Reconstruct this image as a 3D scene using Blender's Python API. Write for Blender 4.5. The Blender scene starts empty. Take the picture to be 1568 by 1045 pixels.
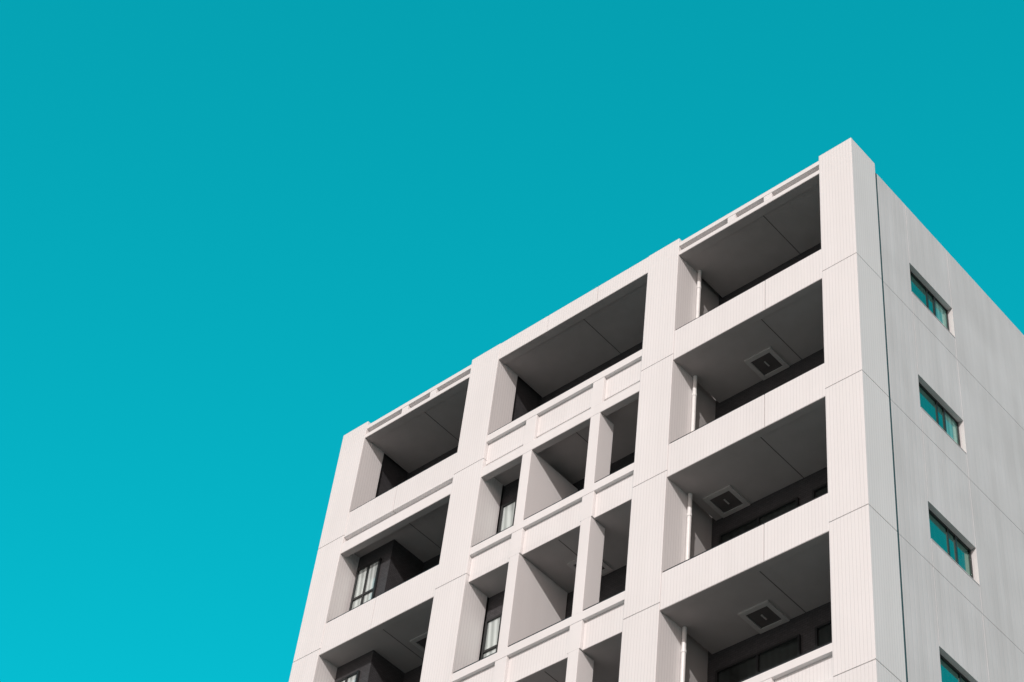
import bpy, math, random
from mathutils import Vector, Matrix
random.seed(3)
Z0=31.9
H=3.0
scene=bpy.context.scene
# ---------------------------------------------------------------- materials
def new_mat(name):
    m=bpy.data.materials.new(name);m.use_nodes=True
    nt=m.node_tree;b=nt.nodes['Principled BSDF'];return m,nt,b
def N(nt,t,**k):
    n=nt.nodes.new(t)
    for a,v in k.items(): setattr(n,a,v)
    return n
def math_n(nt,op,a,b=None,c=None):
    n=N(nt,'ShaderNodeMath',operation=op)
    for i,v in enumerate((a,b,c)):
        if v is None: continue
        if isinstance(v,(int,float)): n.inputs[i].default_value=v
        else: nt.links.new(v,n.inputs[i])
    return n.outputs[0]
def mixc(nt,fac,a,b,bt='MIX'):
    n=N(nt,'ShaderNodeMix',data_type='RGBA',blend_type=bt)
    for i,v in ((0,fac),(6,a),(7,b)):
        if isinstance(v,(int,float)): n.inputs[i].default_value=v
        elif isinstance(v,tuple): n.inputs[i].default_value=(*v,1)
        else: nt.links.new(v,n.inputs[i])
    return n.outputs[2]
def paint(name,col,rib=0.0,rough=.75,dirt=.08,ribw=.066):
    m,nt,b=new_mat(name);L=nt.links
    geo=N(nt,'ShaderNodeNewGeometry');sep=N(nt,'ShaderNodeSeparateXYZ');L.new(geo.outputs['Position'],sep.inputs[0])
    # vertical rain streaks + cloudy soiling
    mp=N(nt,'ShaderNodeMapping');mp.inputs['Scale'].default_value=(3.5,3.5,.25);L.new(geo.outputs['Position'],mp.inputs[0])
    n1=N(nt,'ShaderNodeTexNoise');n1.inputs['Scale'].default_value=1;n1.inputs['Detail'].default_value=6;L.new(mp.outputs[0],n1.inputs[0])
    n2=N(nt,'ShaderNodeTexNoise');n2.inputs['Scale'].default_value=.7;n2.inputs['Detail'].default_value=8;L.new(geo.outputs['Position'],n2.inputs[0])
    s=math_n(nt,'ADD',n1.outputs[0],n2.outputs[0])
    f=math_n(nt,'MULTIPLY_ADD',s,2.0,-1.5)
    f=math_n(nt,'MINIMUM',math_n(nt,'MAXIMUM',f,0),1)
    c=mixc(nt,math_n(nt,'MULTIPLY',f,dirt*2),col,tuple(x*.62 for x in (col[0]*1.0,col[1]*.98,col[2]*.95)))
    n3=N(nt,'ShaderNodeTexNoise');n3.inputs['Scale'].default_value=60;n3.inputs['Detail'].default_value=3;L.new(geo.outputs['Position'],n3.inputs[0])
    # each precast panel has a slightly different tone
    cb=N(nt,'ShaderNodeCombineXYZ')
    L.new(math_n(nt,'FLOOR',math_n(nt,'DIVIDE',math_n(nt,'ADD',sep.outputs[0],2.0),2.37)),cb.inputs[0])
    L.new(math_n(nt,'FLOOR',math_n(nt,'DIVIDE',math_n(nt,'ADD',sep.outputs[2],-28.53+30),3.0)),cb.inputs[2])
    wn=N(nt,'ShaderNodeTexWhiteNoise');L.new(cb.outputs[0],wn.inputs[0])
    c=mixc(nt,math_n(nt,'MULTIPLY',wn.outputs[0],.10),c,tuple(x*.72 for x in col))
    h=math_n(nt,'MULTIPLY',n3.outputs[0],.15)
    if rib>0:
        u=math_n(nt,'ADD',sep.outputs[0],sep.outputs[1])
        u=math_n(nt,'FRACT',math_n(nt,'ADD',math_n(nt,'DIVIDE',u,ribw),1000))
        tri=math_n(nt,'ABSOLUTE',math_n(nt,'SUBTRACT',u,.5))   # 0.5 at groove
        g=math_n(nt,'SMOOTH_MIN',math_n(nt,'MAXIMUM',math_n(nt,'MULTIPLY_ADD',tri,6,-2.2),0),1,.1)
        c=mixc(nt,math_n(nt,'MULTIPLY',g,rib),c,tuple(x*.55 for x in col))
        h=math_n(nt,'SUBTRACT',h,g)
    L.new(c,b.inputs['Base Color'])
    bp=N(nt,'ShaderNodeBump');bp.inputs['Strength'].default_value=.35;bp.inputs['Distance'].default_value=.006
    L.new(h,bp.inputs['Height']);L.new(bp.outputs[0],b.inputs['Normal'])
    b.inputs['Roughness'].default_value=rough;b.inputs['Specular IOR Level'].default_value=.25
    return m
def tile(name,col,sx=.05,sz=.024):
    m,nt,b=new_mat(name);L=nt.links
    geo=N(nt,'ShaderNodeNewGeometry');sep=N(nt,'ShaderNodeSeparateXYZ');L.new(geo.outputs['Position'],sep.inputs[0])
    cb=N(nt,'ShaderNodeCombineXYZ');L.new(math_n(nt,'ADD',sep.outputs[0],sep.outputs[1]),cb.inputs[0]);L.new(sep.outputs[2],cb.inputs[1])
    br=N(nt,'ShaderNodeTexBrick');L.new(cb.outputs[0],br.inputs[0])
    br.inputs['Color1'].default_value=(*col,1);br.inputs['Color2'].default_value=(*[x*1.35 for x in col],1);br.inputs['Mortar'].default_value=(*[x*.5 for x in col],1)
    br.inputs['Scale'].default_value=1;br.inputs['Brick Width'].default_value=sx*2;br.inputs['Row Height'].default_value=sz*2;br.inputs['Mortar Size'].default_value=.004
    L.new(br.outputs[0],b.inputs['Base Color']);b.inputs['Roughness'].default_value=.55
    return m
def plain(name,col,rough=.5,metal=0,spec=.5):
    m,nt,b=new_mat(name)
    n=N(nt,'ShaderNodeTexNoise');n.inputs['Scale'].default_value=9
    g=N(nt,'ShaderNodeNewGeometry');nt.links.new(g.outputs['Position'],n.inputs[0])
    c=mixc(nt,n.outputs[0],tuple(x*.88 for x in col),tuple(min(1,x*1.1) for x in col))
    nt.links.new(c,b.inputs['Base Color']);b.inputs['Roughness'].default_value=rough;b.inputs['Metallic'].default_value=metal;b.inputs['Specular IOR Level'].default_value=spec
    return m
def glass(name,col,refl=.5,tint=(.75,1,.9)):
    m,nt,b=new_mat(name);L=nt.links
    b.inputs['Base Color'].default_value=(*col,1);b.inputs['Roughness'].default_value=.3
    gl=N(nt,'ShaderNodeBsdfGlossy');gl.inputs['Roughness'].default_value=.02;gl.inputs['Color'].default_value=(*tint,1)
    g=N(nt,'ShaderNodeNewGeometry');n=N(nt,'ShaderNodeTexNoise');n.inputs['Scale'].default_value=1.3;L.new(g.outputs['Position'],n.inputs[0])
    # folds of the curtain behind the pane
    wv=N(nt,'ShaderNodeTexWave');wv.inputs['Scale'].default_value=4.5;wv.inputs['Distortion'].default_value=2.5;wv.bands_direction='DIAGONAL'
    mp=N(nt,'ShaderNodeMapping');mp.inputs['Scale'].default_value=(1,1,.06);L.new(g.outputs['Position'],mp.inputs[0]);L.new(mp.outputs[0],wv.inputs[0])
    L.new(mixc(nt,wv.outputs[1],tuple(x*.6 for x in col),tuple(x*1.15 for x in col)),b.inputs['Base Color'])
    bp=N(nt,'ShaderNodeBump');bp.inputs['Strength'].default_value=.25;bp.inputs['Distance'].default_value=.02;L.new(n.outputs[0],bp.inputs['Height']);L.new(bp.outputs[0],gl.inputs['Normal'])
    mx=N(nt,'ShaderNodeMixShader');mx.inputs[0].default_value=refl
    out=nt.nodes['Material Output'];L.new(b.outputs[0],mx.inputs[1]);L.new(gl.outputs[0],mx.inputs[2]);L.new(mx.outputs[0],out.inputs[0])
    return m
WALL=(.80,.785,.782)
M=dict(
 front=paint('white_ribbed_concrete',WALL,rib=.36,dirt=.06),
 trim=paint('white_smooth_concrete',WALL,dirt=.06),
 side=paint('side_concrete_darkened',(.71,.70,.705),rib=.05,dirt=.18,ribw=.13),  # side's dimmer light partly put into the colour: base darker than the front
 joint=plain('joint_sealant',(.03,.08,.09),.8),
 seam=plain('panel_seam',(.38,.37,.365),.9),
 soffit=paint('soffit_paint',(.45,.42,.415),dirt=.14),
 seamd=plain('soffit_seam',(.12,.11,.11),.9),
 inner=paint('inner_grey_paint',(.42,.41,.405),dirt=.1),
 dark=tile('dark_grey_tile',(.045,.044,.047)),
 frame=plain('dark_window_frame',(.015,.017,.018),.35),
 rail=plain('black_handrail',(.02,.02,.022),.4),
 white=plain('white_pvc',(.8,.8,.79),.35),
 hatchf=plain('hatch_frame_paint',(.50,.48,.47),.5),
 hatchd=plain('hatch_steel',(.13,.12,.12),.4,.3),
 teal=glass('side_window_glass',(.01,.05,.045),.52,(.4,.66,.55)),
 teal2=glass('side_window_curtained_glass',(.20,.42,.38),.35,(.5,.8,.68)),
 glass=glass('balcony_window_glass',(.60,.66,.65),.25,(.8,1,.95)),
 darkglass=glass('dark_window_glass',(.01,.012,.012),.12,(.8,1,.95)),
 roof=plain('roof_membrane',(.35,.35,.34),.9),
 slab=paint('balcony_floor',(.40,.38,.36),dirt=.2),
)
# ---------------------------------------------------------------- mesh groups
groups={}
def box(g,m,x0,x1,y0,y1,z0,z1):
    V,F=groups.setdefault((g,m),([],[]))
    if z0>z1:z0,z1=z1,z0
    i=len(V)
    V+= [(x,y,z+Z0) for z in (z0,z1) for x,y in ((x0,y0),(x1,y0),(x1,y1),(x0,y1))]
    F+= [tuple(i+a for a in f) for f in ((3,2,1,0),(4,5,6,7),(0,1,5,4),(1,2,6,5),(2,3,7,6),(3,0,4,7))]
def cyl(g,m,cx,cy,r,z0,z1,n=14):
    V,F=groups.setdefault((g,m),([],[]));i=len(V)
    for z in (z0,z1):
        for k in range(n):
            a=2*math.pi*k/n;V.append((cx+r*math.cos(a),cy+r*math.sin(a),z+Z0))
    for k in range(n):
        F.append((i+k,i+(k+1)%n,i+n+(k+1)%n,i+n+k))
    F.append(tuple(i+k for k in reversed(range(n))));F.append(tuple(i+n+k for k in range(n)))
def splits(a,b,cuts,gap):
    c=[a]+[q for q in sorted(cuts) if a<q<b]+[b];o=[]
    for i in range(len(c)-1):
        o.append((c[i]+(gap/2 if i else 0),c[i+1]-(gap/2 if i<len(c)-2 else 0)))
    return o
def panel(g,m,x0,x1,y0,y1,z0,z1,xc=(),zc=(),yc=(),gap=.012,ins=.012,core='seam'):
    if z0>z1:z0,z1=z1,z0
    for a in splits(x0,x1,xc,gap):
        for b in splits(y0,y1,yc,gap):
            for c in splits(z0,z1,zc,gap): box(g,m,a[0],a[1],b[0],b[1],c[0],c[1])
    if xc or zc or yc: box(g+'_core',core,x0+ins,x1-ins,y0+ins,y1-ins,z0+ins,z1-ins)
BASE=-31.9
NF=9
ZJ=[-3.37-H*k for k in range(10)]
cols={'D':(-.74,0,.783),'C':(-4.89,-4.11,.62),'B':(-9.73,-8.91,.62),'A':(-13.65,-12.87,.62)}
for n,(a,b,d) in cols.items():
    panel('facade_columns','front',a,b,0,d,BASE,0,zc=ZJ)
bays={3:(-4.11,-.74),2:(-8.91,-4.89),1:(-12.87,-9.73)}
FY=.010      # beam faces sit a hair behind the columns
TH=.16
YB=1.42
posts={3:(-1.95,-2.82),1:(-10.84,-11.69)}
fins=(-5.97,-7.70)
# thin strip added to colour a beam's underside as dark as the shaded soffit
def under(x0,x1,z,y1=TH):
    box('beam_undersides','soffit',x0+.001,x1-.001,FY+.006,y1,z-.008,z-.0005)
# top beams -------------------------------------------------------
for bnum in (1,3):
    x0,x1=bays[bnum]
    box('roof_beams','trim',x0,x1,FY,.20,-.24,-.12)
    box('roof_beams','trim',x0,x1,FY,.20,-.51,-.40)
    box('roof_beams','soffit',x0,x1,.13,.19,-.398,-.242)
    for p in posts[bnum]: box('roof_beams','trim',p-.095,p+.095,FY+.004,.125,-.398,-.242)
    under(x0,x1,-.51,.20)
x0,x1=bays[2]
panel('roof_beams','front',x0,x1,FY,.2,-.49,0,xc=(-7.57,-6.23))
under(x0,x1,-.49,.20)
def topcap(x0,x1,z):
    box('handrails','rail',x0+.003,x1-.003,.035,.10,z+.004,z+.05)
for k in range(NF):
    t=-2.73-H*k;b=-3.53-H*k
    for bn,(x0,x1) in bays.items():
        if bn==3 and k!=3 or bn==1 and k!=0 and k!=4:
            panel('balcony_parapets','front',x0,x1,FY,TH,b,t,xc=((-2.0,) if bn==3 else (-11.45,)))
            under(x0,x1,b)
        elif bn==3:
            box('balcony_parapets','trim',x0,x1,FY,TH,t-.16,t)
            box('balcony_parapets','front',x0,x1,.09,TH-.003,b+.17,t-.16)
            box('balcony_parapets','trim',x0,x1,FY,TH,b,b+.17)
            for p in posts[3]: box('balcony_parapets','trim',p-.1,p+.1,FY+.004,.089,b+.171,t-.161)
            under(x0,x1,b)
        elif bn==1:
            panel('balcony_parapets','front',x0,x1,FY,TH,t-.70,t,xc=(-11.45,))
            box('balcony_parapets','trim',x0,x1,.11,TH-.01,t-.86,t-.701)
            box('balcony_parapets','trim',x0,x1,FY,TH,t-1.15,t-.86)
            under(x0,x1,t-1.15)
        else:
            bb=b-.35 if k==0 else b
            box('balcony_parapets','trim',x0,x1,FY,TH,t-.19,t)
            if k==0:
                box('balcony_parapets','front',x0,x1,.085,TH-.01,t-.76,t-.191)
                box('balcony_parapets','trim',x0,x1,.13,TH-.006,t-.90,t-.761)
                box('balcony_parapets','trim',x0,x1,FY,TH,bb,t-.901)
                for p in fins: box('balcony_parapets','trim',p-.14,p+.14,FY+.004,.084,t-.899,t-.192)
            else:
                box('balcony_parapets','front',x0,x1,.085,TH-.01,b,t-.191)
                for p in fins: box('balcony_parapets','trim',p-.14,p+.14,FY+.004,.084,b,t-.192)
            e=[x0]+[q for p in sorted(fins) for q in (p-.122,p+.122)]+[x1]
            yy=FY if k==0 else .08
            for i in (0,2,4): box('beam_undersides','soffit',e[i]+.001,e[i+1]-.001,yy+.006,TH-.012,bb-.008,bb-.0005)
        topcap(x0,x1,t)
        # slab
        c=b+.01 if not(k==0 and bn in(1,2)) else b-.10
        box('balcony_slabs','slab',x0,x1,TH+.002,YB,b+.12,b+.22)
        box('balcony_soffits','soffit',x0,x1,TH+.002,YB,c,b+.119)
        xm={3:-2.2,2:-6.75,1:-11.25}[bn]
        box('soffit_seams','seamd',xm-.008,xm+.008,TH+.01,YB,c-.003,c+.002)
    # fins in bay 2 openings below parapet k
    top=(-3.88 if k==0 else b); bot=t-H
    if k<NF-1:
        box('fin_walls','trim',-7.70-.12,-7.70+.12,FY+.003,1.40,top+.001,bot-.001)
        box('fin_walls','trim',-5.97-.12,-5.97+.12,FY+.003,.42,top+.001,bot-.001)
# roof soffits
for bn,(x0,x1) in bays.items():
    zc=-.50 if bn!=2 else -.47
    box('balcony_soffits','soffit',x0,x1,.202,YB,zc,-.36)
    xm={3:-2.2,2:-6.75,1:-11.25}[bn]
    box('soffit_seams','seamd',xm-.008,xm+.008,.21,YB,zc-.003,zc+.002)
# walls behind columns, back wall
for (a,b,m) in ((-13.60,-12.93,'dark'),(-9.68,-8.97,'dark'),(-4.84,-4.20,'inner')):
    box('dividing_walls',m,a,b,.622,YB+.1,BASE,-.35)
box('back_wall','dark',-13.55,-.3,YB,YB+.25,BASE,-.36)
def window(x0,x1,z0,z1,y,npane=2,trans=None,gm='glass',d=.05):
    fw=.045
    box('window_frames','frame',x0,x1,y-d,y,z1-fw,z1);box('window_frames','frame',x0,x1,y-d,y,z0,z0+fw)
    box('window_frames','frame',x0,x0+fw,y-d,y,z0+fw,z1-fw);box('window_frames','frame',x1-fw,x1,y-d,y,z0+fw,z1-fw)
    for i in range(1,npane):
        xx=x0+(x1-x0)*i/npane;box('window_frames','frame',xx-.025,xx+.025,y-d+.004,y,z0+fw,z1-fw)
    if trans: box('window_frames','frame',x0+fw,x1-fw,y-d+.002,y-.001,trans-.025,trans+.025)
    box('window_glass',gm,x0+fw,x1-fw,y-.02,y-.008,z0+fw,z1-fw)
for k in range(NF):
    ceil=-.5-H*k-(.03 if k else 0)
    # bay 3
    window(-4.0,-2.3,ceil-2.2,ceil-.42,YB,2,gm='darkglass');window(-2.0,-.85,ceil-2.2,ceil-.42,YB,2,gm='darkglass')
    window(-5.8,-5.0,ceil-2.0,ceil-.5,YB,1,gm='darkglass') if k else None
    # drain pipe
    cyl('drain_pipe','white',-4.05,.60,.04,ceil-2.6,ceil,16)
    for zz in (-.5,-1.6): cyl('drain_pipe','white',-4.05,.60,.048,ceil+zz-.03,ceil+zz+.03,16)
    # escape hatches
    hs=[]
    if k==1: hs.append((-2.77,1.12))
    if k==2: hs.append((-3.64,1.17))
    if k==3: hs.append((-2.81,1.16))
    if k>3: hs.append((-3.64 if k%2==0 else -2.8,1.16))
    if k>=2: hs.append((-6.75,1.05));hs.append((-10.75,1.02))
    for hx,hy in hs:
        r=.30;w=.085;zc=ceil+.01
        if hy+r>YB: hy=YB-r-.01
        box('hatch_frames','hatchf',hx-r,hx+r,hy-r,hy-r+w,zc-.035,zc+.001);box('hatch_frames','hatchf',hx-r,hx+r,hy+r-w,hy+r,zc-.035,zc+.001)
        box('hatch_frames','hatchf',hx-r,hx-r+w,hy-r+w,hy+r-w,zc-.035,zc+.001);box('hatch_frames','hatchf',hx+r-w,hx+r,hy-r+w,hy+r-w,zc-.035,zc+.001)
        box('hatch_covers','hatchd',hx-r+w,hx+r-w,hy-r+w,hy+r-w,zc-.012,zc+.001)
        box('hatch_handles','hatchf',hx-.012,hx+.012,hy-.07,hy+.07,zc-.03,zc-.0125)
    if k>=1:
        cz=-3.63 if k==1 else ceil
        # dark tiled bay in bay 1
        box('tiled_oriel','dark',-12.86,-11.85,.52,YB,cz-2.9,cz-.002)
        window(-12.80,-12.12,cz-1.9,cz-.40,.52,2,trans=cz-1.22)
        # tiled wall with window in bay 2
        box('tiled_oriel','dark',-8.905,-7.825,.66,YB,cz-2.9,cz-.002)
        window(-8.86,-8.06,cz-1.75,cz-.60,.66,2,trans=cz-1.35)
# side facade ----------------------------------------------------------
SX=-.006;ST=-.26
yedges=[.843,1.785,3.205,6.0,9.0]
rows=[-.25]+ZJ[:9]+[BASE]
g=.005
for r in range(len(rows)-1):
    zt=rows[r]-(g if r else 0);zb=rows[r+1]+g
    for i in range(len(yedges)-1):
        a=yedges[i]+(g if i else 0);b=yedges[i+1]-g
        if i==1 and r<9:
            wt=-1.96-H*r;wb=-2.79-H*r
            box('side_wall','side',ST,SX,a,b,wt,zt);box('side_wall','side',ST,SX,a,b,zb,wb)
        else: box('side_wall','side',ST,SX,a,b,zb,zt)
    if r<9:
        wt=-1.96-H*r;wb=-2.79-H*r
        y0,y1=1.791,3.199
        X=-.10
        fw=.04
        box('side_window_frames','frame',X-.05,X,y0,y1,wt-fw,wt);box('side_window_frames','frame',X-.05,X,y0,y1,wb,wb+fw)
        for ya in (y0,y1-fw,y0+.93,): box('side_window_frames','frame',X-.05,X,ya,ya+fw,wb+fw,wt-fw)
        box('side_window_frames','frame',X-.05,X-.004,y0+.70,y0+.735,wb+fw,wt-fw)
        ym=y0+.95
        box('side_window_glass','teal',X-.035,X-.02,y0+fw,ym,wb+fw,wt-fw)
        box('side_window_glass','teal2' if r in(0,1,3,6) else 'teal',X-.035,X-.02,ym+.001,y1-fw,wb+fw,wt-fw)
        box('side_window_sills','side',X+.001,SX+.008,y0+.002,y1-.002,wb+.001,wb+.014)
# core behind side joints, in segments around the windows
CX=SX-.004
for r in range(len(rows)-1):
    for i in range(len(yedges)-1):
        if i==1 and r<9: 
            box('side_wall_core','seam',ST+.02,CX,yedges[i]-.0,yedges[i+1],rows[r+1],-2.81-H*r)
            box('side_wall_core','seam',ST+.02,CX,yedges[i]-.0,yedges[i+1],-1.94-H*r,rows[r]-.02)
        else: box('side_wall_core','seam',ST+.02,CX,yedges[i]+(.004 if i!=2 else .012),yedges[i+1]-(.012 if i==0 else .004),rows[r+1],rows[r]-.02)
box('expansion_joint','joint',ST,SX-.002,.785,.842,BASE,-.262)
# remaining shell
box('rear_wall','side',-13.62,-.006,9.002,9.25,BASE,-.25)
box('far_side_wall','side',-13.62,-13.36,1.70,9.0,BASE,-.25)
box('roof_deck','roof',-13.35,-.262,.202,9.0,-.36,-.30)
box('ground_storey','front',-12.87,-.74,FY,.3,BASE+3.2,-27.53-.01)
for a,b in ((-4.1,-.75),(-8.9,-4.9),(-12.86,-9.74)):
    window(a+.1,b-.1,BASE+.13,BASE+3.1,.4,4,trans=BASE+2.2,gm='teal')
# ---------------------------------------------------------------- build objects
root=bpy.data.objects.new('apartment_building',None);scene.collection.objects.link(root)
def mk(name,V,F,mat):
    me=bpy.data.meshes.new(name);me.from_pydata(V,[],F);me.update();me.materials.append(mat)
    o=bpy.data.objects.new(name,me);scene.collection.objects.link(o);return o
for (g,m),(V,F) in groups.items():
    o=mk(g if m!='soffit' or g!='roof_beams' else g+'_recess',V,F,M[m]);o.parent=root
    if m in('front','trim','side') :
        bv=o.modifiers.new('bevel','BEVEL');bv.width=.007 if m!='side' else .002;bv.segments=2;bv.limit_method='ANGLE'
# ground ---------------------------------------------------------------
def flat(name,x0,x1,y0,y1,z,mat):
    return mk(name,[(x0,y0,z),(x1,y0,z),(x1,y1,z),(x0,y1,z)],[(0,1,2,3)],mat)
gm=paint('pale_paving_ground',(.36,.325,.305),dirt=.3)
flat('ground',-1500,1500,-1500,1500,0,gm)
asph=paint('asphalt',(.055,.055,.055),dirt=.3)
flat('road',-300,300,-12.5,-5.5,.004,asph)
mk('road_marking',sum([[(x,-9.08,.008),(x+3,-9.08,.008),(x+3,-8.93,.008),(x,-8.93,.008)] for x in range(-150,150,6)],[]),[(4*i,4*i+1,4*i+2,4*i+3) for i in range(50)],M['white'])
def wbox(name,x0,x1,y0,y1,z0,z1,mat):
    V=[(x,y,z) for z in (z0,z1) for x,y in ((x0,y0),(x1,y0),(x1,y1),(x0,y1))]
    return mk(name,V,[(3,2,1,0),(4,5,6,7),(0,1,5,4),(1,2,6,5),(2,3,7,6),(3,0,4,7)],mat)
wbox('pavement',-300,300,-5.3,-.05,.0,.12,gm);wbox('kerb',-300,300,-5.5,-5.3,0,.125,M['roof'])
wbox('pavement',-300,300,-22,-12.7,.0,.12,gm);wbox('kerb',-300,300,-12.7,-12.5,0,.125,M['roof'])
# ---------------------------------------------------------------- light
s=Vector((.55,-1,.58)).normalized()
el=math.asin(s.z);rot=math.atan2(s.x,s.y)
sd=bpy.data.lights.new('sun','SUN');sd.energy=2.68;sd.angle=math.radians(.5);sd.color=(1,.93,.90)
so=bpy.data.objects.new('sun',sd);scene.collection.objects.link(so);so.rotation_euler=s.to_track_quat('Z','Y').to_euler();so.location=(20,-40,60)
w=bpy.data.worlds.new('World');scene.world=w;w.use_nodes=True;nt=w.node_tree
bg=nt.nodes['Background'];sky=nt.nodes.new('ShaderNodeTexSky');sky.sky_type='NISHITA';sky.sun_disc=False
sky.sun_elevation=el;sky.sun_rotation=rot
bw=nt.nodes.new('ShaderNodeRGBToBW');nt.links.new(sky.outputs[0],bw.inputs[0])
lum=math_n(nt,'POWER',bw.outputs[0],.8)
tc=nt.nodes.new('ShaderNodeTexCoord')
vm=nt.nodes.new('ShaderNodeVectorMath');vm.operation='DOT_PRODUCT';nt.links.new(tc.outputs['Generated'],vm.inputs[0]);vm.inputs[1].default_value=s
sx=nt.nodes.new('ShaderNodeSeparateXYZ');nt.links.new(tc.outputs['Generated'],sx.inputs[0])
def mr(inp,a,b):
    n=nt.nodes.new('ShaderNodeMapRange');n.interpolation_type='SMOOTHSTEP';nt.links.new(inp,n.inputs[0]);n.inputs[1].default_value=a;n.inputs[2].default_value=b;return n.outputs[0]
f1=mr(vm.outputs['Value'],.2,.7)           # pale warm glow around the sun, added off-view to neutralise the teal fill
f2=math_n(nt,'SUBTRACT',1.0,mr(sx.outputs[2],.05,.45))   # warm band low in the sky, added off-view for the same fill
f=math_n(nt,'MAXIMUM',f1,f2)
tint=mixc(nt,f,(.012,2.87,3.6),(1.45,1.12,1.02))
mm=mixc(nt,1.0,lum,tint,'MULTIPLY')
nt.links.new(mm,bg.inputs[0]);bg.inputs[1].default_value=.12
# ---------------------------------------------------------------- camera
R=[[0.7446,0.6604,0.0969],[-0.4366,0.5917,-0.6777],[-0.5049,0.4624,0.7289]]
cam=bpy.data.cameras.new('camera');co=bpy.data.objects.new('camera',cam);scene.collection.objects.link(co)
r0,r1,r2=[Vector(q).normalized() for q in R]
mt=Matrix((( r0.x,-r1.x,-r2.x),(r0.y,-r1.y,-r2.y),(r0.z,-r1.z,-r2.z))).to_4x4()
mt.translation=Vector((12.304,-19.113,-30.284+Z0));co.matrix_world=mt
cam.sensor_width=36;cam.lens=36*3012.4/1568;cam.clip_end=5000
scene.camera=co
scene.view_settings.view_transform='Standard';scene.view_settings.look='None';scene.view_settings.exposure=0
